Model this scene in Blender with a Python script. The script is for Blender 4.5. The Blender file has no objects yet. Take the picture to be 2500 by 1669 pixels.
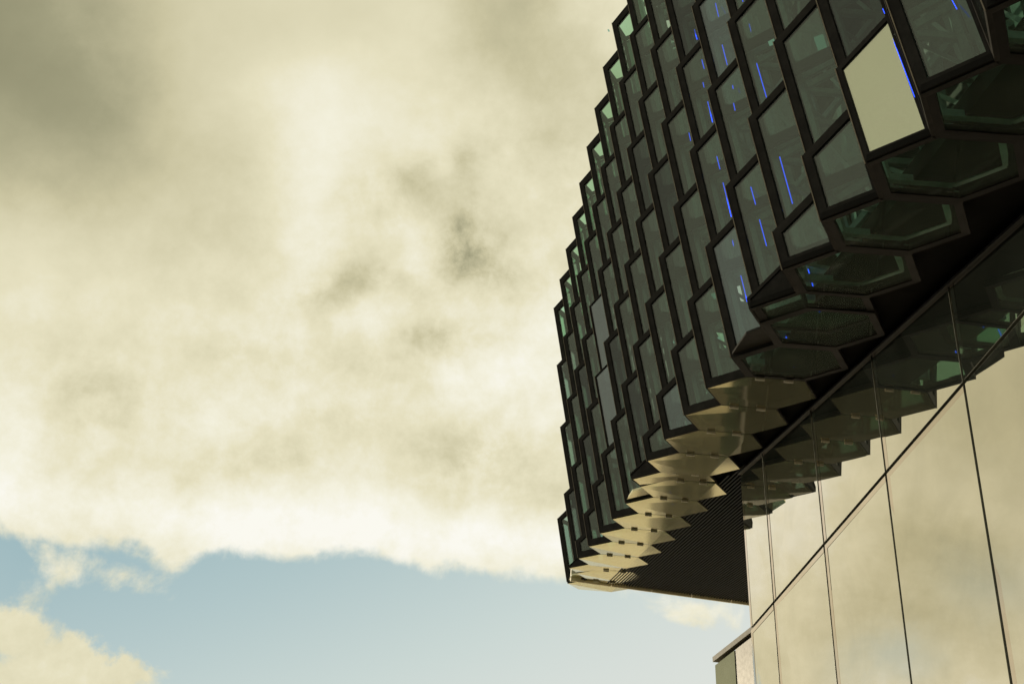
import bpy, math, random
from mathutils import Vector, Matrix
random.seed(7)
sc = bpy.context.scene

# ------------------------------------------------------------------ scale and frame
S = 0.55                                   # metres per lattice unit
CAM = Vector((0, 0, 1.7))                  # eye height above the paving
def M(v): return Vector(v) * S + CAM       # lattice point -> world point
U3 = lambda v: Vector(v)

# ------------------------------------------------------------------ camera
cd = bpy.data.cameras.new('camera'); cam = bpy.data.objects.new('camera', cd)
sc.collection.objects.link(cam); sc.camera = cam
cd.lens = 50.0; cd.sensor_width = 36.0; cd.clip_start = 0.1; cd.clip_end = 20000
pit, rol = 0.52532, 0.02237
X = Vector((1, 0, 0)); F = Vector((0, math.cos(pit), math.sin(pit))); Up = Vector((0, -math.sin(pit), math.cos(pit)))
R_ = math.cos(rol) * X + math.sin(rol) * Up; U_ = -math.sin(rol) * X + math.cos(rol) * Up
mw = Matrix((R_, U_, -F)).transposed().to_4x4(); mw.translation = CAM
cam.matrix_world = mw

# ------------------------------------------------------------------ world
world = bpy.data.worlds.new('World'); sc.world = world; world.use_nodes = True
nt = world.node_tree; nt.nodes.clear(); L = nt.links.new
SUN_AZ, SUN_EL = math.radians(-38), math.radians(10.5)
class NB:
    """small helper that writes math nodes"""
    def __init__(s, nt): s.nt = nt
    def n(s, t, **k):
        x = s.nt.nodes.new(t)
        for a, b in k.items(): setattr(x, a, b)
        return x
    def m(s, op, a, b=None, c=None, clamp=False):
        x = s.n('ShaderNodeMath', operation=op); x.use_clamp = clamp
        for i, v in enumerate((a, b, c)):
            if v is None: continue
            if isinstance(v, (int, float)): x.inputs[i].default_value = v
            else: s.nt.links.new(v, x.inputs[i])
        return x.outputs[0]
    def ss(s, v, lo, hi, a=0.0, b=1.0):
        x = s.n('ShaderNodeMapRange', interpolation_type='SMOOTHSTEP')
        for i, q in enumerate((v, lo, hi, a, b)):
            if isinstance(q, (int, float)): x.inputs[i].default_value = q
            else: s.nt.links.new(q, x.inputs[i])
        return x.outputs[0]
    def noise(s, vec, scale, detail=6, rough=.55, dist=0.0, lac=2.0):
        x = s.n('ShaderNodeTexNoise'); s.nt.links.new(vec, x.inputs['Vector'])
        x.inputs['Scale'].default_value = scale; x.inputs['Detail'].default_value = detail
        x.inputs['Roughness'].default_value = rough; x.inputs['Distortion'].default_value = dist
        x.inputs['Lacunarity'].default_value = lac
        return x.outputs['Fac']
    def ramp(s, v, pts):
        x = s.n('ShaderNodeValToRGB'); s.nt.links.new(v, x.inputs[0]); e = x.color_ramp.elements
        while len(e) < len(pts): e.new(.5)
        for el, (p, c) in zip(e, pts): el.position = p; el.color = (*c, 1)
        return x.outputs[0]
    def mix(s, f, a, b):
        x = s.n('ShaderNodeMix', data_type='RGBA')
        for i, q in ((0, f), (6, a), (7, b)):
            if isinstance(q, (int, float)): x.inputs[i].default_value = q
            elif isinstance(q, tuple): x.inputs[i].default_value = (*q, 1)
            else: s.nt.links.new(q, x.inputs[i])
        return x.outputs[2]
nb = NB(nt)
def _schlick(s):
    """mirror share of one glass surface, the same from either side"""
    g = s.n('ShaderNodeNewGeometry'); d = s.n('ShaderNodeVectorMath', operation='DOT_PRODUCT')
    s.nt.links.new(g.outputs['Incoming'], d.inputs[0]); s.nt.links.new(g.outputs['Normal'], d.inputs[1])
    c = s.m('SUBTRACT', 1.0, s.m('ABSOLUTE', d.outputs['Value']))
    return s.m('ADD', .045, s.m('MULTIPLY', s.m('POWER', c, 5.0), .95))
NB.schlick = _schlick
tc = nb.n('ShaderNodeTexCoord'); dirv = tc.outputs['Generated']
sep = nb.n('ShaderNodeSeparateXYZ'); L(dirv, sep.inputs[0])
az = nb.m('MULTIPLY', nb.m('ARCTAN2', sep.outputs[0], sep.outputs[1]), 57.2958)
el = nb.m('MULTIPLY', nb.m('ARCSINE', sep.outputs[2]), 57.2958)
def total_(lst):
    t = lst[0]
    for q in lst[1:]: t = nb.m('ADD', t, q)
    return t
# warp used by every cloud mass so that no outline is a clean ellipse
wn = nb.n('ShaderNodeTexNoise'); L(dirv, wn.inputs['Vector']); wn.inputs['Scale'].default_value = 7
wn.inputs['Detail'].default_value = 7; wn.inputs['Roughness'].default_value = .62
ws = nb.n('ShaderNodeSeparateColor'); L(wn.outputs['Color'], ws.inputs[0])
azw = nb.m('ADD', az, nb.m('MULTIPLY', nb.m('SUBTRACT', ws.outputs[0], .5), 9.0))
elw = nb.m('ADD', el, nb.m('MULTIPLY', nb.m('SUBTRACT', ws.outputs[1], .5), 6.0))
w2 = nb.n('ShaderNodeTexNoise'); L(dirv, w2.inputs['Vector']); w2.inputs['Scale'].default_value = 30
w2.inputs['Detail'].default_value = 6; w2.inputs['Roughness'].default_value = .65
w2s = nb.n('ShaderNodeSeparateColor'); L(w2.outputs['Color'], w2s.inputs[0])
azs = total_([az, nb.m('MULTIPLY', nb.m('SUBTRACT', ws.outputs[0], .5), 4.0), nb.m('MULTIPLY', nb.m('SUBTRACT', w2s.outputs[0], .5), 2.2)])
els = total_([el, nb.m('MULTIPLY', nb.m('SUBTRACT', ws.outputs[1], .5), 3.2), nb.m('MULTIPLY', nb.m('SUBTRACT', w2s.outputs[1], .5), 2.0)])
def blob(a, e, sa, se, amp, rot=0.0, A_=None, E_=None):
    A_ = A_ or azw; E_ = E_ or elw
    da = nb.m('SUBTRACT', A_, a); de = nb.m('SUBTRACT', E_, e)
    c, s_ = math.cos(math.radians(rot)), math.sin(math.radians(rot))
    u_ = nb.m('ADD', nb.m('MULTIPLY', da, c / sa), nb.m('MULTIPLY', de, s_ / sa))
    v_ = nb.m('ADD', nb.m('MULTIPLY', da, -s_ / se), nb.m('MULTIPLY', de, c / se))
    r2 = nb.m('ADD', nb.m('MULTIPLY', u_, u_), nb.m('MULTIPLY', v_, v_))
    return nb.m('MULTIPLY', nb.m('EXPONENT', nb.m('MULTIPLY', r2, -1.0)), amp)
def total(lst):
    t = lst[0]
    for q in lst[1:]: t = nb.m('ADD', t, q)
    return t
f_big = nb.noise(dirv, 3.2, 5, .5, .4)
f_mid = nb.noise(dirv, 9.0, 10, .64, .15)
f_fin = nb.noise(dirv, 26.0, 9, .66, .1)
f_brk = nb.ss(nb.noise(dirv, 15.0, 10, .66, .2), .34, .66, .35, 1.45)
# coverage: a broad bank above about 21 degrees, a cumulus and scraps below it
f_edge = nb.noise(dirv, 16.0, 9, .60, .3)
edge = total([el, nb.m('MULTIPLY', nb.m('SUBTRACT', ws.outputs[1], .5), 1.3), nb.m('MULTIPLY', nb.m('SUBTRACT', f_edge, .5), 3.6)])
trend = total([nb.ss(az, -22.5, -27.0, 0.0, -9.0), blob(-20.3, 21, 2.3, 60, -.5, 0, az, el), blob(-13.9, 21, 2.0, 60, -0.35, 0, az, el),
               blob(4.5, 21, 3.0, 60, -.8, 0, az, el), nb.ss(az, 7.0, 20.0, 0.0, -4.0)])
thin = nb.m('MAXIMUM', blob(-29.5, 17.2, 1.6, .9, .5, 0, azs, els), blob(-34, 19.2, 2.2, 1.2, .25, 0, azs, els))
bank = nb.m('SUBTRACT', nb.ss(nb.m('SUBTRACT', edge, trend), 20.7, 21.5), thin, clamp=True)
scrap = total([blob(-18.4, 20.3, 1.7, 1.4, .62, -15, azs, els), blob(-20.6, 20.6, 1.5, .7, .40, 0, azs, els), blob(-15.6, 20.0, 2.2, .9, .28, 10, azs, els)])
cum = total([blob(-18.8, 15.2, 3.0, 1.5, 1.1, 0, azs, els), blob(-19.5, 17.5, 1.2, 1.0, .9, 0, azs, els), blob(-15.6, 15.9, 2.4, .85, .95, -8, azs, els), blob(-17.2, 17.0, .9, .7, .4, 0, azs, els), scrap,
             blob(7.5, 19.4, 3.2, .8, .62, -10, azs, els), blob(16, 18.6, 4.0, 1.4, .6, 0, azs, els),
             blob(40, 14, 9, 3, .8, 0, azs, els), blob(75, 16, 12, 3, .8, 0, azs, els), blob(140, 15, 20, 3, .8, 0, azs, els)])
cum = nb.ss(nb.m('ADD', cum, nb.m('MULTIPLY', nb.m('SUBTRACT', f_edge, .5), 2.1)), .36, .86)
cover = nb.m('MAXIMUM', bank, cum)
# brightness of the cloud: soft in the high west, more broken low down and to the right
rough_ = nb.m('MULTIPLY', nb.ss(nb.m('ADD', nb.m('MULTIPLY', az, .55), nb.m('MULTIPLY', el, -1.0)), -50.0, -33.0), 1.0)
tone = total([
    nb.m('ADD', .815, nb.m('MULTIPLY', nb.m('SUBTRACT', f_mid, .5), nb.m('ADD', .09, nb.m('MULTIPLY', rough_, .30)))),
    nb.m('MULTIPLY', nb.m('SUBTRACT', f_big, .5), .16),
    nb.m('MULTIPLY', nb.m('SUBTRACT', f_fin, .5), nb.m('ADD', .03, nb.m('MULTIPLY', rough_, .30))),
    blob(-32, 20, 4.5, 2.5, -.17, 25), blob(-37, 27, 6, 4, -.17), blob(-28.5, 18.2, 2.5, 1.3, -.10, 20), blob(-27.0, 24.5, 2.6, 2.2, .10), blob(-31, 15.5, 3, 1.0, .12), nb.ss(az, -24.0, -36.0, 0.0, -.08),
    blob(-29.5, 43.0, 12, 8.0, -.47, -20), blob(-21.5, 36.2, 7.0, 3.0, -.17, -14), blob(-24, 33.5, 4, 1.5, -.08), blob(-10.5, 42.5, 4, 2.4, -.10),
    blob(-0.5, 42.6, 4.2, 2.6, -.26, -22), blob(5.0, 39.5, 4, 3.0, -.14), blob(-10.8, 38.5, 2.6, 7, .06),
    nb.m('MULTIPLY', f_brk, total([
        blob(-2.3, 34.1, 1.9, 1.5, -.27, -38, azs, els), blob(-5.6, 35.9, 2.0, 1.1, -.17, 20, azs, els), blob(-0.6, 33.0, 2.2, .7, -.12, -20, azs, els), blob(-2.7, 37.2, .9, .7, -.12, 60, azs, els),
        blob(-8.0, 32.0, 2.2, .9, -.18, 30, azs, els), blob(-5.2, 32.3, 1.4, .5, -.14, -20, azs, els), blob(-3.4, 30.0, 3.0, .7, -.17, 12, azs, els), blob(-12.0, 29.0, 3.5, .8, -.07),
        blob(-19, 27.4, 2.5, 1.6, -.06), blob(-10.8, 24.9, 4.0, 1.2, -.16, 22), blob(-1.0, 25.2, 3.6, 1.2, -.19, -8), blob(-18.0, 26.0, 1.8, 1.1, -.12), blob(-6.5, 28.0, 3.5, .8, -.08), blob(0.5, 38.0, 3, 1.0, -.08)])),
    blob(-8, 22.2, 18, 1.2, .14, 0, az, el), blob(2.2, 29.5, 2.5, 3.5, .05), blob(-9.5, 36.5, 3.0, 4.5, .08), blob(-14.5, 29.5, 3, 1.5, .04),
    nb.ss(el, 34.0, 20.0, 0.0, .05)])
tone = nb.m('SUBTRACT', tone, nb.m('MULTIPLY', nb.ss(el, 19.6, 17.0, 0.0, .07), nb.ss(f_mid, .35, .65, .5, 1.2)))
ccol = nb.ramp(tone, [(0.0, (.10, .105, .055)), (.25, (.215, .21, .125)), (.45, (.36, .345, .215)), (.62, (.59, .55, .355)), (.80, (.79, .745, .53)), (.92, (.905, .88, .73)), (1.0, (.965, .95, .87))])
sky = nb.n('ShaderNodeTexSky', sky_type='NISHITA'); sky.sun_disc = False
sky.sun_elevation = SUN_EL; sky.sun_rotation = SUN_AZ
sks = nb.n('ShaderNodeVectorMath', operation='SCALE'); L(sky.outputs[0], sks.inputs[0]); sks.inputs[3].default_value = .05
hz = nb.m('ADD', nb.m('MULTIPLY', nb.m('MINIMUM', nb.m('ABSOLUTE', nb.m('ADD', az, 20.0)), 50.0), .024), nb.m('MULTIPLY', nb.m('SUBTRACT', 20.0, el), .055))
clear = nb.ramp(nb.ss(hz, -.25, 1.0), [(0, (.315, .475, .52)), (.35, (.46, .59, .60)), (.7, (.62, .71, .68)), (1, (.76, .79, .74))])
clear = nb.mix(.06, clear, sks.outputs[0])
final = nb.mix(cover, clear, ccol)
bg = nb.n('ShaderNodeBackground'); L(final, bg.inputs[0]); bg.inputs[1].default_value = 1.0
out = nb.n('ShaderNodeOutputWorld'); L(bg.outputs[0], out.inputs[0])

# ------------------------------------------------------------------ sun, exposure
sd = bpy.data.lights.new('sun', 'SUN'); sun = bpy.data.objects.new('sun', sd); sc.collection.objects.link(sun)
sd.energy = 3.2; sd.angle = math.radians(.5); sd.color = (1.0, .86, .62)
sdir = Vector((math.sin(SUN_AZ) * math.cos(SUN_EL), math.cos(SUN_AZ) * math.cos(SUN_EL), math.sin(SUN_EL)))
sun.rotation_euler = sdir.to_track_quat('Z', 'Y').to_euler(); sun.location = (-20, 30, 30)
vs = sc.view_settings; vs.view_transform = 'Standard'; vs.look = 'None'; vs.exposure = 0; vs.gamma = 1; vs.use_curve_mapping = False
sc.cycles.transparent_max_bounces = 24; sc.cycles.max_bounces = 10

# ------------------------------------------------------------------ materials
MATS = {}
def base_mat(name):
    m = bpy.data.materials.new(name); m.use_nodes = True; m.node_tree.nodes.clear(); MATS[name] = m
    return m, NB(m.node_tree)
def finish(m, b, shader):
    o = b.n('ShaderNodeOutputMaterial'); m.node_tree.links.new(shader, o.inputs[0]); return m
def solid(name, c1, c2, scale=6, rough=.5, metal=0.0, rvar=.15, bump=0.0, stretch=None, spec=.5):
    """colour that wanders between two values with noise, roughness wandering too"""
    m, b = base_mat(name); lk = m.node_tree.links.new
    t = b.n('ShaderNodeTexCoord'); v = t.outputs['Object']
    if stretch:
        mp = b.n('ShaderNodeMapping'); mp.inputs['Scale'].default_value = stretch; lk(v, mp.inputs[0]); v = mp.outputs[0]
    f = b.noise(v, scale, 7, .6, .3); g = b.noise(v, scale * 5, 5, .6)
    p = b.n('ShaderNodeBsdfPrincipled')
    lk(b.mix(b.ss(b.m('ADD', b.m('MULTIPLY', f, .75), b.m('MULTIPLY', g, .25)), .36, .66), c1, c2), p.inputs['Base Color'])
    lk(b.m('ADD', rough - rvar / 2, b.m('MULTIPLY', g, rvar), clamp=True), p.inputs['Roughness'])
    p.inputs['Metallic'].default_value = metal; p.inputs['Specular IOR Level'].default_value = spec
    if bump:
        bn = b.n('ShaderNodeBump'); bn.inputs['Strength'].default_value = bump; bn.inputs['Distance'].default_value = .01
        lk(f, bn.inputs['Height']); lk(bn.outputs[0], p.inputs['Normal'])
    return finish(m, b, p.outputs[0])
def glass(name, tint, refl=1.0, film=0.0, film_col=(.3, .33, .28), rough=.01, mirror=(1, 1, 1), wav=.0):
    """thin architectural pane: tinted transmission, Fresnel mirror, a little dust"""
    m, b = base_mat(name); lk = m.node_tree.links.new
    t = b.n('ShaderNodeTexCoord'); v = t.outputs['Object']
    tr = b.n('ShaderNodeBsdfTransparent'); tr.inputs[0].default_value = (*tint, 1)
    gl = b.n('ShaderNodeBsdfGlossy'); gl.inputs['Color'].default_value = (*mirror, 1); gl.inputs['Roughness'].default_value = rough
    df = b.n('ShaderNodeBsdfDiffuse'); df.inputs[0].default_value = (*film_col, 1)
    dust = b.ss(b.noise(v, 2.2, 6, .65, .5), .35, .75, film * .4, film * 1.5)
    fr = b.schlick()
    if wav:
        bn = b.n('ShaderNodeBump'); bn.inputs['Strength'].default_value = wav; bn.inputs['Distance'].default_value = .02
        lk(b.noise(v, .6, 2, .5), bn.inputs['Height']); lk(bn.outputs[0], gl.inputs['Normal'])
    a = b.n('ShaderNodeMixShader'); lk(dust, a.inputs[0]); lk(tr.outputs[0], a.inputs[1]); lk(df.outputs[0], a.inputs[2])
    c = b.n('ShaderNodeMixShader')
    k = b.m('ADD', fr, refl, clamp=True)
    lk(k, c.inputs[0]); lk(a.outputs[0], c.inputs[1]); lk(gl.outputs[0], c.inputs[2])
    return finish(m, b, c.outputs[0])
solid('black_frame', (.020, .019, .0175), (.036, .033, .030), 5, .55, 0, .2, spec=.02)
solid('edge_trim', (.30, .25, .18), (.42, .35, .25), 9, .35, .7)
solid('thin_trim', (.12, .10, .075), (.17, .14, .10), 9, .4, .5)
solid('parapet_metal', (.13, .12, .095), (.18, .165, .13), 3, .6, spec=.2)
solid('inner_steel', (.25, .30, .28), (.44, .50, .46), 3, .5, .0)
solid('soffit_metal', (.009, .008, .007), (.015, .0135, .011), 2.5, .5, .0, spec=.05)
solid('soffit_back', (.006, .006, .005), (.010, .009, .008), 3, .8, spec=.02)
solid('shaded_frame', (.008, .0075, .007), (.014, .013, .012), 4, .6, spec=.03)  # darker copy of the frame black, with underside shade put into the colour
solid('panel', (.62, .55, .40), (.72, .64, .48), 1.6, .24, .75, .16, bump=.05)
solid('interior_wall', (.050, .055, .045), (.085, .09, .072), .8, .8)
solid('office_wall', (.16, .15, .12), (.22, .20, .16), 1, .8, spec=.1)
solid('interior_slab', (.16, .16, .135), (.22, .215, .18), 1.2, .7)
solid('roof_metal', (.03, .03, .028), (.05, .05, .045), 2, .6)
solid('joint', (.010, .011, .010), (.02, .02, .018), 8, .5)
solid('alu', (.15, .155, .125), (.22, .22, .18), 9, .45, .3)
solid('concrete', (.74, .63, .42), (.86, .75, .53), .12, .5)
solid('asphalt', (.022, .023, .020), (.05, .05, .042), .3, .9, bump=.2, spec=0)
solid('lip_paint', (.70, .62, .44), (.80, .72, .54), 2, .5)
solid('clip_metal', (.50, .46, .36), (.62, .58, .46), 5, .4)
solid('rail', (.035, .032, .026), (.055, .05, .04), 3, .5, .3)
glass('pane_glass', (.60, .71, .67), .008, .06, (.25, .27, .25), .01, (.90, .94, .94), .02)
glass('pane_pale', (.58, .68, .66), .045, .10, (.28, .30, .29), .06, (.80, .90, 1.0), .03)
glass('pane_dark', (.46, .53, .50), .0, .08, (.24, .23, .21), .02, (.84, .90, .95), .03)
glass('pane_clear', (.62, .80, .70), .0, .03)
glass('pane_mirror', (.5, .55, .5), 0.40, .26, (.46, .46, .36), .09, (.90, .94, .76), .35)
glass('pane_blue', (.32, .38, .38), .10, .12, (.26, .29, .30), .05, (.8, .9, 1.0))
glass('pane_soffit', (.76, .92, .84), .0, .05, (.22, .22, .17), .05)
glass('panel_glass', (.50, .66, .58), .34, .05, (.40, .36, .26), .085, (1.0, .93, .72), .03)
def wall_glass(name, k0, tint):
    m, b = base_mat(name); lk = m.node_tree.links.new
    t = b.n('ShaderNodeTexCoord'); v = t.outputs['Object']
    gl = b.n('ShaderNodeBsdfGlossy'); gl.inputs['Color'].default_value = (*tint, 1); gl.inputs['Roughness'].default_value = .012
    df = b.n('ShaderNodeBsdfDiffuse')
    lk(b.mix(b.noise(v, .35, 5, .6), (.055, .070, .058), (.085, .10, .082)), df.inputs[0])
    bn = b.n('ShaderNodeBump'); bn.inputs['Strength'].default_value = .03; bn.inputs['Distance'].default_value = .03
    lk(b.noise(v, .5, 2, .5), bn.inputs['Height']); lk(bn.outputs[0], gl.inputs['Normal'])
    fr = b.schlick()
    c = b.n('ShaderNodeMixShader')
    smear = b.ss(b.noise(v, .8, 6, .6, 1.0), .3, .8, -.05, .04)
    lk(b.m('ADD', b.m('ADD', k0, smear), b.m('MULTIPLY', fr, .6), clamp=True), c.inputs[0])
    lk(df.outputs[0], c.inputs[1]); lk(gl.outputs[0], c.inputs[2])
    return finish(m, b, c.outputs[0])
wall_glass('wall_glass', .79, (.92, .865, .775))
wall_glass('wall_border', .70, (.93, .80, .71))
wall_glass('low_glass', .33, (.80, .80, .62))
def emis(name, col, st):
    m, b = base_mat(name); e = b.n('ShaderNodeEmission'); e.inputs[0].default_value = (*col, 1); e.inputs[1].default_value = st
    return finish(m, b, e.outputs[0])
emis('led', (.03, .09, 1.0), 2.4)
emis('lamp_warm', (.9, .8, .45), .35)
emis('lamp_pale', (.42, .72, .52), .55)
emis('glint_green', (.25, .75, .38), .7)

# ------------------------------------------------------------------ mesh helpers (lattice units in, metres out)
class MB:
    def __init__(s): s.v = []; s.f = []
    def poly(s, pts): n0 = len(s.v); s.v += [tuple(p) for p in pts]; s.f.append(tuple(range(n0, n0 + len(pts))))
    def slab(s, pts, d):
        """polygon pts extruded by vector d"""
        n = len(pts); n0 = len(s.v); s.v += [tuple(p) for p in pts] + [tuple(Vector(p) + d) for p in pts]
        s.f.append(tuple(range(n0, n0 + n))[::-1]); s.f.append(tuple(range(n0 + n, n0 + 2 * n)))
        for i in range(n): j = (i + 1) % n; s.f.append((n0 + i, n0 + j, n0 + n + j, n0 + n + i))
    def bar(s, a, b, w, h, up):
        a = Vector(a); b = Vector(b); t = (b - a).normalized(); sd_ = t.cross(Vector(up)).normalized(); u_ = sd_.cross(t).normalized()
        q = [a + sd_ * w / 2 * i + u_ * h / 2 * j for i, j in ((-1, -1), (1, -1), (1, 1), (-1, 1))]
        s.slab(q, b - a)
    def ring(s, pts, wd, d):
        """frame of width wd along the border of a planar polygon, thickness vector d; returns the inner polygon"""
        inn = inset(pts, wd); n = len(pts)
        for i in range(n):
            j = (i + 1) % n; s.slab([pts[i], pts[j], inn[j], inn[i]], d)
        return inn
    def mesh(s, name, mat):
        me = bpy.data.meshes.new(name); me.from_pydata([tuple(Vector(p) * S) for p in s.v], [], s.f); me.update(); me.materials.append(MATS[mat])
        import bmesh
        bm = bmesh.new(); bm.from_mesh(me); bmesh.ops.recalc_face_normals(bm, faces=bm.faces); bm.to_mesh(me); bm.free()
        return me
def pnormal(pts):
    n = Vector((0, 0, 0)); c = sum((Vector(p) for p in pts), Vector()) / len(pts)
    for i in range(len(pts)): n += (Vector(pts[i]) - c).cross(Vector(pts[(i + 1) % len(pts)]) - c)
    return n.normalized()
def inset(pts, wd):
    pts = [Vector(p) for p in pts]; n = len(pts); nn = pnormal(pts); res = []
    w_ = wd if isinstance(wd, (list, tuple)) else [wd] * n
    for i in range(n):
        a, b_, c = pts[i - 1], pts[i], pts[(i + 1) % n]
        d1 = (b_ - a).normalized(); d2 = (c - b_).normalized(); m1 = nn.cross(d1); m2 = nn.cross(d2)
        den = 1 + m1.dot(m2)
        # solve point p with (p-b).m1 = w[i-1], (p-b).m2 = w[i]
        k = m1.dot(m2); w1, w2 = w_[i - 1], w_[i]; det = 1 - k * k
        if det < 1e-4: res.append(b_ + m1 * w1); continue
        al = (w1 - k * w2) / det; be = (w2 - k * w1) / det
        res.append(b_ + m1 * al + m2 * be)
    return res
def put(name, me, parent=None, loc=None, kind=None, label=None):
    o = bpy.data.objects.new(name, me); sc.collection.objects.link(o)
    if parent is not None: o.parent = parent
    if loc is not None: o.location = loc
    if kind: o['kind'] = kind
    if label: o['label'] = label
    return o
def thing(name, loc, label, cat):
    o = bpy.data.objects.new(name, None); sc.collection.objects.link(o); o.location = loc; o.empty_display_size = .5
    o['label'] = label; o['category'] = cat; return o

# ------------------------------------------------------------------ the lattice of the facade
O = U3((3.98355, 24.62377, 16.66737)); w = U3((-.16032, 1.91005, -.15833)); u = U3((-.2714, 2.6283, 2.89112))
A = U3((.14015, -.02131, -.9899)); e1 = U3((.69332, -.84432, -.15982)); e2 = U3((1.22761, .0106, -.07223))
delta, t0 = .50368, .1943; J = U3((.0731, 2.64442, .49077)); s_ = w - delta * A; e3 = s_ + e1
base = O + (t0 + 5 * delta) * A
N = e2.cross(s_).normalized()                      # normal of the soffit, pointing up
LFULL = 3.3
HEX = [U3((0, 0, 0)), e1, e1 + e2, e1 + e2 + e3, e2 + e3, e3]
RT = [0, -.517, -1.208, -1.31, -.79, -.10]
def Vp(k, i): return O + i * w + k * u
def BL(k, i): return base + i * s_ + k * J
def tlen(k, i): return t0 + 5 * delta - i * delta + 2.42 * k

# ------------------------------------------------------------------ ground
gm = MB(); g = 4000; zz = -CAM.z / S - 0.0
gm.slab([(-g, -g, zz), (g, -g, zz), (g, g, zz), (-g, g, zz)], Vector((0, 0, -1)))
gr = put('ground', gm.mesh('ground', 'asphalt'), None, CAM, 'structure')
pl = MB(); pl.poly([(1.5, 34, zz + .01), (-8, 60, zz + .01), (-60, 1500, zz + .01), (1500, 1500, zz + .01), (1500, 34, zz + .01)])
put('pavement', pl.mesh('pavement', 'concrete'), None, CAM, 'structure')

# ------------------------------------------------------------------ the concert hall: faceted facade over a soffit
B0 = M((6.5, 24, 0)); B0.z = 0
hall = thing('concert_hall', B0, 'dark building whose faceted facade of glass cells in black frames overhangs the glass wall', 'building')
def hp(name, mb, mat, kind=None, label=None, parent=None):
    return put(name, mb.mesh(name, mat), parent or hall, (CAM - B0) if parent is None else None, kind, label)

cache = {}
def cell_meshes(t, bottom, narrow, toprow):
    """meshes of one glass cell whose visible length along its axis is t"""
    key = (round(t, 3), bottom, narrow, toprow)
    if key in cache: return cache[key]
    bot = [h + t * A for h in HEX]; top = [h + r * A for h, r in zip(HEX, RT)]
    r = {}
    fr = MB(); fw = .09 if narrow else .17; fb = .17 if narrow else .20
    def face(a, b, wd, dep, mb, pane=None, back=.03):
        q = [top[a], bot[a], bot[b], top[b]]
        n_ = pnormal(q); c = sum(q, Vector()) / 4; cc = sum(bot, Vector()) / 6 + (top[0] - bot[0]) / 2
        if n_.dot(c - cc) < 0: n_ = -n_
        ws_ = wd if isinstance(wd, list) else [wd] * 4
        inn = mb.ring(q, ws_, -n_ * dep)
        if pane is not None: pane.slab([p - n_ * back for p in inn], -n_ * .02)
        return n_, inn
    long_ = t > .55
    pf = MB(); ps = MB()
    ft = fw * .95 if not toprow else .27
    if narrow == 2: fw = fb = ft = .035
    n0, _ = face(0, 1, [fw, fb, .055, ft] if long_ else [min(.08, t * .3)] * 4, .10, fr, pf if long_ else None)
    if long_: face(5, 0, [.12, .14, .14, .12], .10, fr, ps)
    # dark closing board for the thin cut cells
    if not long_:
        fr.slab([top[0] - n0 * .03, bot[0] - n0 * .03, bot[1] - n0 * .03, top[1] - n0 * .03], -n0 * .05)
        fr.slab([top[0], bot[0], bot[5], top[5]], Vector((.03, -.03, 0)))
    r['frame'] = (fr.mesh('cell_frame', 'black_frame'), 'cell_frame')
    if long_:
        r['pane'] = pf; r['side'] = ps
        # bright edge trim along the outer corner
        tr = MB(); tr.bar(top[0] + n0 * .008, bot[0] + n0 * .008, .016, .02, n0); r['trim'] = (tr.mesh('edge_trim', 'thin_trim'), 'edge_trim')
        # steel inside
        st = MB()
        for j in (5, 4, 3, 2):
            c = (HEX[3]) / 2; off = (c - HEX[j]).normalized() * .24
            st.bar(top[j] + off + A * .22, bot[j] + off - A * .26, .13, .10, n0)
        for j, jj in ((5, 4), (4, 3), (3, 2), (2, 1)):
            for q, fz in ((top, .3), (bot, -.3)):
                c = HEX[3] / 2; o1 = (c - HEX[j]) * .2; o2 = (c - HEX[jj]) * .2
                st.bar(q[j] + o1 + A * fz, q[jj] + o2 + A * fz, .10, .12, A)
        st.bar(top[4] * .9 + bot[4] * .1, bot[2] * .9 + top[2] * .1, .07, .07, n0)
        st.bar(top[5] * .8 + bot[5] * .2, (bot[4] * .62 + top[4] * .38), .06, .08, n0)
        r['steel'] = (st.mesh('inner_frame', 'inner_steel'), 'inner_frame')
        if toprow:
            tp = MB(); inn = tp.ring(top, .14, A * .08); r['cap'] = (tp.mesh('top_frame', 'black_frame'), 'top_frame')
    cache[key] = r
    return r
def pane_mesh(mb, mat, name):
    return mb.mesh(name, mat)
cells = {}
pcache = {}
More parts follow.
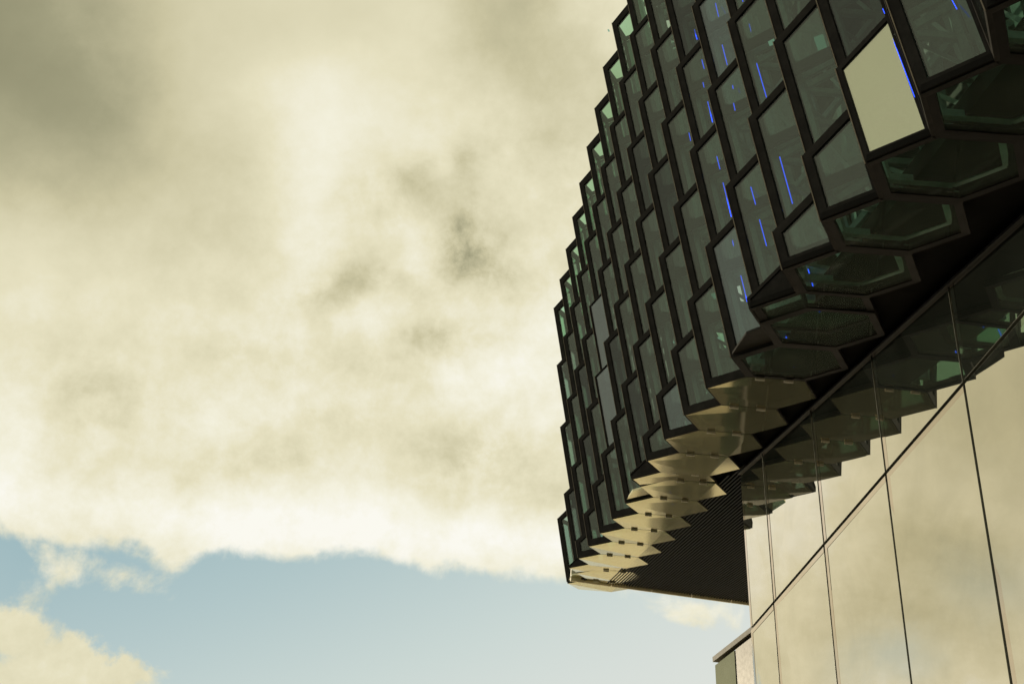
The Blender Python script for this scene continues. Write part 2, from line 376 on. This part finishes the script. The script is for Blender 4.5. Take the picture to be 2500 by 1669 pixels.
for k in range(-3, 6):
    for i in range(-16, 13):
        if i > 5 * (k + 1) + .1: continue
        if i + k > 11 and (k, i) != (2, 10): continue
        y = (Vp(k, i)).y
        if y < 7.0: continue
        t = tlen(k, i); exposed = 5 * k - 1 <= i <= 5 * k + 5
        if t > LFULL: t = LFULL
        if i == 5 * k + 5: t -= .05
        if t < .04: t = .04
        cx = M(Vp(k, i)) - B0
        narrow = 1 if (k, i) == (-1, -3) else (2 if (k, i) in ((3, 4), (2, 5)) else 0)
        r = cell_meshes(t, exposed, narrow, k == 5)
        fo = put('facade_cell', r['frame'][0], hall, cx); cells[k, i] = fo
        if 'pane' in r:
            h = random.random()
            mt = 'pane_glass' if h < .66 else ('pane_dark' if h < .90 else 'pane_pale')
            if narrow == 1: mt = 'pane_mirror'
            if (k, i) in ((3, 4), (2, 5)): mt = 'pane_blue'
            if k >= 4: mt = 'pane_clear' if k == 5 else 'pane_glass'
            kk = (id(r['pane']), mt)
            if kk not in pcache: pcache[kk] = pane_mesh(r['pane'], mt, 'pane')
            po = put('pane', pcache[kk], fo)
            if narrow == 1: po['label'] = 'pale yellow mirror pane'
            if mt == 'pane_blue': po['label'] = 'greyish blue pane'
            kk = (id(r['side']), 's')
            if kk not in pcache: pcache[kk] = pane_mesh(r['side'], 'pane_clear' if k == 5 else 'pane_glass', 'side_pane')
            put('side_pane', pcache[kk], fo)
            put('edge_trim', r['trim'][0], fo); (None if i + k >= 9 else put('inner_frame', r['steel'][0], fo))
            if 'cap' in r: put('top_frame', r['cap'][0], fo)

sn0 = (s_ * .6 + e2 * .5).normalized()
# LED strips inside the cells: (cell, upper end, lower end)
LED = [((3, -4), [4.503, 24.335, 23.213], [4.525, 24.184, 22.665]),
 ((2, -3), [4.546, 24.113, 21.76], [4.58, 23.868, 20.965]),
 ((1, -3), [4.744, 22.037, 20.471], [4.754, 21.973, 20.205]),
 ((1, -3), [4.782, 21.832, 19.231], [4.833, 21.457, 18.051]),
 ((2, -2), [4.374, 25.916, 22.904], [4.392, 25.775, 22.503]),
 ((2, -2), [4.379, 25.979, 22.258], [4.387, 25.924, 22.068]),
 ((2, -2), [4.415, 25.709, 21.458], [4.451, 25.445, 20.642]),
 ((2, -3), [4.614, 23.618, 20.173], [4.617, 23.602, 20.066]),
 ((2, -3), [4.617, 23.675, 19.729], [4.626, 23.611, 19.484]),
 ((3, -3), [4.313, 26.365, 24.266], [4.335, 26.196, 23.801]),
 ((2, -4), [4.705, 22.321, 21.409], [4.708, 22.296, 21.336]),
 ((2, -2), [4.477, 25.341, 19.585], [4.499, 25.176, 19.113]),
 ((1, -1), [4.52, 25.023, 18.627], [4.573, 24.624, 17.449]),
 ((1, -2), [4.714, 23.043, 17.061], [4.74, 22.848, 16.499]),
 ((0, -1), [4.761, 22.696, 16.027], [4.797, 22.424, 15.234]),
 ((0, -2), [4.894, 21.078, 16.314], [4.951, 20.67, 14.962]),
 ((2, -1), [4.239, 27.657, 22.08], [4.253, 27.547, 21.751]),
 ((1, -1), [4.576, 24.697, 16.893], [4.583, 24.645, 16.724]),
 ((0, 0), [4.626, 24.318, 15.776], [4.663, 24.037, 14.981]),
 ((0, -2), [5.301, 21.439, 14.075], [5.323, 21.279, 13.58]),
 ((0, -1), [5.625, 22.361, 14.042], [5.639, 22.262, 13.689]),
 ((-1, 0), [4.991, 22.735, 14.033], [5.002, 22.646, 13.804]),
 ((-1, 1), [5.307, 23.736, 14.012], [5.311, 23.705, 13.938]),
 ((0, 0), [5.746, 25.501, 14.788], [5.769, 25.341, 14.254]),
 ((0, -5), [5.402, 15.528, 14.214], [5.456, 15.159, 12.812]),
 ((-1, -4), [5.582, 13.617, 13.142], [5.593, 13.54, 12.908]),
 ((-1, -3), [5.377, 15.684, 14.929], [5.382, 15.646, 14.798]),
 ((1, 3), [4.529, 33.632, 16.143], [4.56, 33.355, 15.64]),
 ((0, 6), [4.423, 35.987, 16.484], [4.445, 35.801, 16.067]),
 ((1, 5), [4.628, 37.12, 16.457], [4.642, 36.989, 16.24])]
for kc, a, b in LED:
    a = Vector(a); b = Vector(b)
    par = cells.get(tuple(kc)) if kc else None
    m_ = MB(); o_ = Vp(*kc) if par else Vector()
    d_ = (b - a); lw = .007 if a.y + o_.y * 0 < 16.6 else .015; m_.bar(a - o_, b - o_, lw, lw, (1, 0, 0))
    if par: put('light_strip', m_.mesh('light_strip', 'led'), par)
    else: put('light_strip', m_.mesh('light_strip', 'led'), hall, CAM - B0)

# glowing green panel added in one near cell, standing for a reflected glint
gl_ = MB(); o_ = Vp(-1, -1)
gl_.slab([U3(q) - o_ for q in ([6.402, 21.793, 13.693],[6.513, 21.691, 13.669],[6.323, 20.684, 13.509],[6.19, 20.737, 13.526],[6.277, 21.243, 13.607])], Vector((0, 0, .05))); put('lamp_or_glint', gl_.mesh('lamp_or_glint', 'glint_green'), cells[-1, -1], None, None, 'small green glowing panel in place of a glint')
# small ceiling lamps glimpsed through the glass
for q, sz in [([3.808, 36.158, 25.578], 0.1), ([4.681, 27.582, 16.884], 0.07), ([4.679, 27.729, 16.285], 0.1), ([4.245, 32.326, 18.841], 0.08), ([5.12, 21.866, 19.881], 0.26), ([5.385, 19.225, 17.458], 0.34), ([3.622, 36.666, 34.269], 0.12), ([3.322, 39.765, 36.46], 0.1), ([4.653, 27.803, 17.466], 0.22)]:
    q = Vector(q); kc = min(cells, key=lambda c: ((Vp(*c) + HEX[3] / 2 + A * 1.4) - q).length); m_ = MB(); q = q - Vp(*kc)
    m_.bar(q - sn0 * sz * .6, q + sn0 * sz * .6, sz * .5, .03, A); put('lamp_or_glint', m_.mesh('lamp_or_glint', 'lamp_pale'), cells[kc])
# hexagonal undersides
def clip_bar(mb, q, e):
    mb.bar(q - e * .095, q + e * .095, .045, .05, N)
hexm = {}
for k in range(-3, 3):
    for i in range(5 * k - 1, 5 * k + 6):
        if k == 2 and i not in (9, 10): continue
        if (k, i) not in cells: continue
        q = BL(k, i)
        lift = (.055 if i == 5 * k + 5 else 0.0)
        glassy = k < 0 or (k == 0 and i <= 0)
        if glassy:
            fr = MB(); inn = fr.ring([h for h in HEX], [.17, .12, .13, .13, .12, .17], N * .10)
            fm = hexm.setdefault('gf', fr.mesh('soffit_frame', 'shaded_frame')); pm = MB(); pm.slab([h + N * .012 for h in inn], N * .02)
            gmh = hexm.setdefault('gp', pm.mesh('soffit_pane', 'pane_soffit'))
            f_ = put('soffit_frame', fm, cells[k, i], (q - Vp(k, i) + N * lift) * S)
            put('soffit_pane', gmh, cells[k, i], (q - Vp(k, i) + N * lift) * S)
        else:
            if 'pp' not in hexm:
                pm = MB(); pm.slab([h for h in inset(HEX, .022)], N * .02); hexm['pp'] = pm.mesh('soffit_panel', 'panel_glass')
                em = MB(); em.ring([h + N * .012 for h in HEX], .03, N * .05); hexm['pe'] = em.mesh('panel_edge', 'black_frame')
            put('soffit_panel', hexm['pp'], cells[k, i], (q - Vp(k, i) + N * lift) * S)
            if 'br' not in hexm:
                rm = MB(); rm.ring([h + N * .07 for h in inset(HEX, .03)], [.17, .13, .2, .2, .13, .17], N * .06); hexm['br'] = rm.mesh('backing_frame', 'black_frame')
            put('backing_frame', hexm['br'], cells[k, i], (q - Vp(k, i) + N * lift) * S)
            put('panel_edge', hexm['pe'], cells[k, i], (q - Vp(k, i) + N * lift) * S)
            if 'cl' not in hexm:
                cm = MB(); clip_bar(cm, Vector((0, 0, 0)), e2.normalized()); hexm['cl'] = cm.mesh('panel_clip', 'clip_metal')
            for f in (.24, .72): put('panel_clip', hexm['cl'], cells[k, i], (q - Vp(k, i) + N * (lift - .03) + e1 + e2 * f) * S)
    # the four-sided closing panel where one run of cells hands over to the next
    i = 5 * k
    if (k, i) in cells:
        pts = [e1 * .03 - e3 * .03, e1 * .58 - e3 * .66, e1 * 1.0 - e3 * .70, e1 * 1.0 - e3 * .03]
        pm = MB(); pm.slab(pts, N * .05)
        put('closing_panel', pm.mesh('closing_panel', 'panel_glass' if k > 0 else 'black_frame'), cells[k, i], (BL(k, i) - Vp(k, i) + N * .06) * S)

# ------------------------------------------------------------------ soffit
wdir = U3((-.12347, .99235, 0))                    # horizontal direction of the glass wall
wallA = U3((5.885, 32.981, 15.32))
def onsoff(x, y, lift=.12):                        # point of the soffit above (x, y)
    z = base.z - ((x - base.x) * N.x + (y - base.y) * N.y) / N.z
    return U3((x, y, z)) + N * lift
farA = U3((2.299, 48.237, 0)); fard = U3((6.8738, 1.92363, 0)).normalized()
sb = MB()
outer0 = BL(-3, -15) + e1 * .2 + e2 * .62; outer1 = BL(2, 10) + e2 * .62 + e3 * 1.0
far0 = U3((farA.x, farA.y, 0)) + fard * .9; far1 = U3((farA.x, farA.y, 0)) + fard * 14
P = [onsoff(outer0.x, outer0.y, .22), onsoff(far0.x, far0.y, .22), onsoff(far1.x, far1.y, .22), onsoff(16, -4, .22), onsoff(outer0.x, -4, .22)]
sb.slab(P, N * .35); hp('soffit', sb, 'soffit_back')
# louvre slats running along the soffit, parallel to the cells
sl = MB(); sn = s_.normalized(); pitch = .105
cross = (e2 - sn * e2.dot(sn)); cross = cross.normalized()
q0 = BL(2, 10) + e2 * .62 + e3
for j in range(0, 88):
    st = onsoff(*(q0 + cross * (pitch * j))[:2], .15)
    # far end on the far edge line
    d2 = Vector((sn.x, sn.y)); o2 = Vector((st.x, st.y)); fa = Vector((farA.x, farA.y)); fd = Vector((fard.x, fard.y))
    det = d2.x * (-fd.y) + fd.x * d2.y; rx = fa - o2
    tt = (rx.x * (-fd.y) + fd.x * rx.y) / det
    endp = st + sn * (tt / 1.0)
    # slats start under the hexagons (they never leave the soffit board)
    near = st - sn * (st.y - 4) if j > 28 else st - sn * (15 + j * 1.1)
    sl.bar(near, endp - sn * .05, .045, .09, N)
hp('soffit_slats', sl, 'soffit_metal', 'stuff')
# pale metal lip along the far edge
lip = MB(); a_ = onsoff(far0.x - fard.x * .9, far0.y - fard.y * .9, .05); b_ = onsoff(far1.x, far1.y, .05)
nseg = 9; yv0 = U3((-.27, .96, .16))
for j in range(nseg):
    p = a_.lerp(b_, j / nseg); q = a_.lerp(b_, (j + .985) / nseg)
    lm_ = MB(); lm_.bar(p + N * .24 + yv0 * .08, q + N * .24 + yv0 * .08, .10, .50, N); hp('edge_strip', lm_, 'lip_paint')

# ------------------------------------------------------------------ inside and roof
inw = U3((.99625, .08497, 0)).normalized()
yv = U3((-.0834, .9965, 0)).normalized()
def fpt(y, z, d):                                  # point at depth d behind the facade plane
    t = (y - O.y) / yv.y
    return U3((O.x + yv.x * t, y, z)) + inw * d
yn, yf = 2.0, 46.2
iw = MB()
DB = 4.3
def fz(y, d): q = fpt(y, 0, d); return onsoff(q.x, q.y, .6).z
iw.slab([fpt(yn, fz(yn, DB), DB), fpt(yf - 10, fz(yf - 10, DB), DB), fpt(yf - 10, 31.4, DB), fpt(yn, 31.4, DB)], inw * .3)
hp('inner_wall', iw, 'interior_wall')
for z0 in (19.2, 24.4, 29.2):
    for j in range(5):
        m_ = MB(); ya = yn + j * 7.0; yb = ya + 6.9
        m_.slab([fpt(ya, z0, 2.7), fpt(yb, z0, 2.7), fpt(yb, z0, DB - .02), fpt(ya, z0, DB - .02)], Vector((0, 0, .35))); hp('floor_slab', m_, 'interior_slab')
for j in range(10):
    m_ = MB(); yy = yn + 2 + j * 3.6
    lo = onsoff(fpt(yy, 0, 2.4).x, yy, .6).z
    m_.bar(fpt(yy, lo, 2.4), fpt(yy + (1.8 if j % 2 else -1.8), 31.0, 2.9), .28, .22, inw); hp('inner_column', m_, 'inner_steel')
rf = MB(); rf.slab([fpt(yn, 31.6, 2.2), fpt(yf - 1, 31.6 - 1.6, 2.2), fpt(yf - 1, 31.6 - 1.6, 14), fpt(yn, 31.6, 14)], Vector((0, 0, .6))); hp('roof', rf, 'roof_metal')
# end facade: glass in black bars, from the corner inward
ec = U3((farA.x, farA.y, 0)) - yv * .5 + fard * .6
def ept(d, z): return U3((ec.x, ec.y, 0)) + fard * d + U3((0, 0, z))
for j in range(5):
    for r_ in range(5):
        z_lo = 18.6 + r_ * 2.45; d_lo = .55 + j * 1.9
        q = [ept(d_lo, z_lo), ept(d_lo + 1.9, z_lo), ept(d_lo + 1.9, z_lo + 2.45), ept(d_lo, z_lo + 2.45)]
        nn = pnormal(q)
        fr = MB(); inn = fr.ring(q, .10, nn * .12); f_ = hp('end_cell', fr, 'black_frame')
        pm = MB(); pm.slab([p + nn * .05 for p in inn], nn * .02); put('pane', pm.mesh('pane', 'pane_clear'), f_)

# ------------------------------------------------------------------ mirror glass wall below
W0 = U3((6.561, 27.546, 11.29)); q_ = 3.56
WB = M((5.9, 30, 0)); WB.z = 0
gw = thing('glass_wall', WB, 'tall wall of large mirrored glass panels tucked under the faceted overhang', 'wall')
wn_ = U3((-.99235, -.12347, 0))                     # facing the camera side
pos = [wallA.dot(wdir)] + [W0.dot(wdir) + o * q_ for o in range(1, -8, -1)]
wd0 = wallA.dot(wdir)
def wpt(sd_, z, out_=0.0):                          # sd_: coordinate along the wall
    p = U3((W0.x, W0.y, 0)) + wdir * (sd_ - U3((W0.x, W0.y, 0)).dot(wdir)) + wn_ * out_
    return U3((p.x, p.y, z))
zg = -CAM.z / S; ZJ = 11.29
def wtop(sd_): p = wpt(sd_, 0); return onsoff(p.x, p.y, .10).z
core = MB(); n_end = pos[-1]
core.slab([wpt(wd0, zg, -.22), wpt(n_end, zg, -.22), wpt(n_end, wtop(n_end), -.22), wpt(wd0, wtop(wd0), -.22)], wn_ * -1.2)
put('wall_core', core.mesh('wall_core', 'joint'), gw, CAM - WB)
GAP = .038
rows = [(zg + .02, 3.9), (3.9, ZJ), (ZJ, None)]

for n_ in range(len(pos) - 1):
    a, b = pos[n_], pos[n_ + 1]                     # a is the far edge, b the near edge
    for r_, (zl, zh) in enumerate(rows):
        za, zb = (wtop(a), wtop(b)) if zh is None else (zh, zh)
        q = [wpt(a - GAP, zl + GAP), wpt(b + GAP, zl + GAP), wpt(b + GAP, zb - GAP), wpt(a - GAP, za - GAP)]
        if q[2].z - q[1].z < .3: continue
        tilt = [random.uniform(-.006, .006) for _ in range(4)]
        inn = inset(q, .006)
        m_ = MB(); m_.slab([p + wn_ * t_ for p, t_ in zip(inn, tilt)], wn_ * -.08)
        po = put('glass_panel', m_.mesh('glass_panel', 'wall_glass'), gw, CAM - WB)
        e_ = MB(); e_.ring(q, .006, wn_ * -.14); put('panel_rim', e_.mesh('panel_rim', 'alu'), po)
        # tinted border strip along the far edge and the head of each panel
        bs = MB(); dfar = .13
        bs.slab([inn[0], inn[0] - wdir * dfar, inn[3] - wdir * dfar, inn[3]], wn_ * .004)
        if r_ < 2: bs.slab([inn[3] - wdir * dfar, inn[3] - wdir * dfar - U3((0, 0, .11)), inn[2] - U3((0, 0, .11)), inn[2]], wn_ * .004)
        put('border_strip', bs.mesh('border_strip', 'wall_border'), po)
ld = MB(); ld.bar(wpt(wd0 + .02, wtop(wd0) - .02, .03), wpt(n_end, wtop(n_end) - .02, .03), .06, .05, (0, 0, 1)); put('head_rail', ld.mesh('head_rail', 'rail'), gw, CAM - WB)

# ------------------------------------------------------------------ low glass building beyond the wall
LB = M((6.9, 42.5, 0)); LB.z = 0
lowb = thing('low_building', LB, 'low building with olive glass front and grey parapet beyond the mirrored wall', 'building')
l0 = U3((6.632, 44, 0)); ldr = U3((.2458, -.9693, 0)); lout = U3((-.9693, -.2458, 0)); zt = 14.1227
def lp(d, z, o=0.0): p = l0 + ldr * d + lout * o; return U3((p.x, p.y, z))
lc = MB(); lc.slab([lp(.03, zg, -.25), lp(6.5, zg, -.25), lp(6.5, zt - .1, -.25), lp(.03, zt - .1, -.25)], lout * -6); put('wall', lc.mesh('wall', 'interior_wall'), lowb, CAM - LB)
cp = MB(); cp.bar(lp(.0, zt - .08, -.05), lp(6.5, zt - .08, -.05), .2, .16, (0, 0, 1)); put('parapet', cp.mesh('parapet', 'parapet_metal'), lowb, CAM - LB)
for j, (d0, d1, mt) in enumerate(((.06, 1.62, 'low_glass'), (1.72, 3.6, 'rail'), (3.7, 5.6, 'low_glass'))):
    m_ = MB(); m_.slab([lp(d0, zg + 6, 0), lp(d1, zg + 6, 0), lp(d1, zt - .28, 0), lp(d0, zt - .28, 0)], lout * -.1)
    put('glass_panel', m_.mesh('glass_panel', mt), lowb, CAM - LB)
m_ = MB(); m_.slab([lp(1.36, 10.5, .02), lp(1.58, 10.5, .02), lp(1.58, 12.75, .02), lp(1.36, 12.75, .02)], lout * .01); put('window', m_.mesh('window', 'pane_win') if 'pane_win' in MATS else m_.mesh('window', 'wall_glass'), lowb, CAM - LB)

# ------------------------------------------------------------------ office block out of frame, added for the shiny soffit to mirror
OB = M((12.6, 112, 0)); OB.z = 0
ob = thing('added_office_block', OB, 'dark grey office block with rows of small windows, out of frame, added to be mirrored in the soffit', 'building')
bx = MB(); bx.slab([(10.6, 110, zg), (15.6, 110, zg), (15.6, 122, zg), (10.6, 122, zg)], Vector((0, 0, 17.5))); put('wall', bx.mesh('wall', 'office_wall'), ob, CAM - OB)
wmesh = None
for r_ in range(5):
    for c_ in range(4):
        if wmesh is None:
            m_ = MB(); m_.slab([(0, 0, 0), (.8, 0, 0), (.8, 0, 1.2), (0, 0, 1.2)], Vector((0, -.04, 0))); wmesh = m_.mesh('window', 'joint')
        put('window', wmesh, ob, M((10.95 + c_ * 1.15, 110, zg + 2.2 + r_ * 3.0)) - OB)

print('cells', len(cells), 'objects', len(bpy.data.objects))
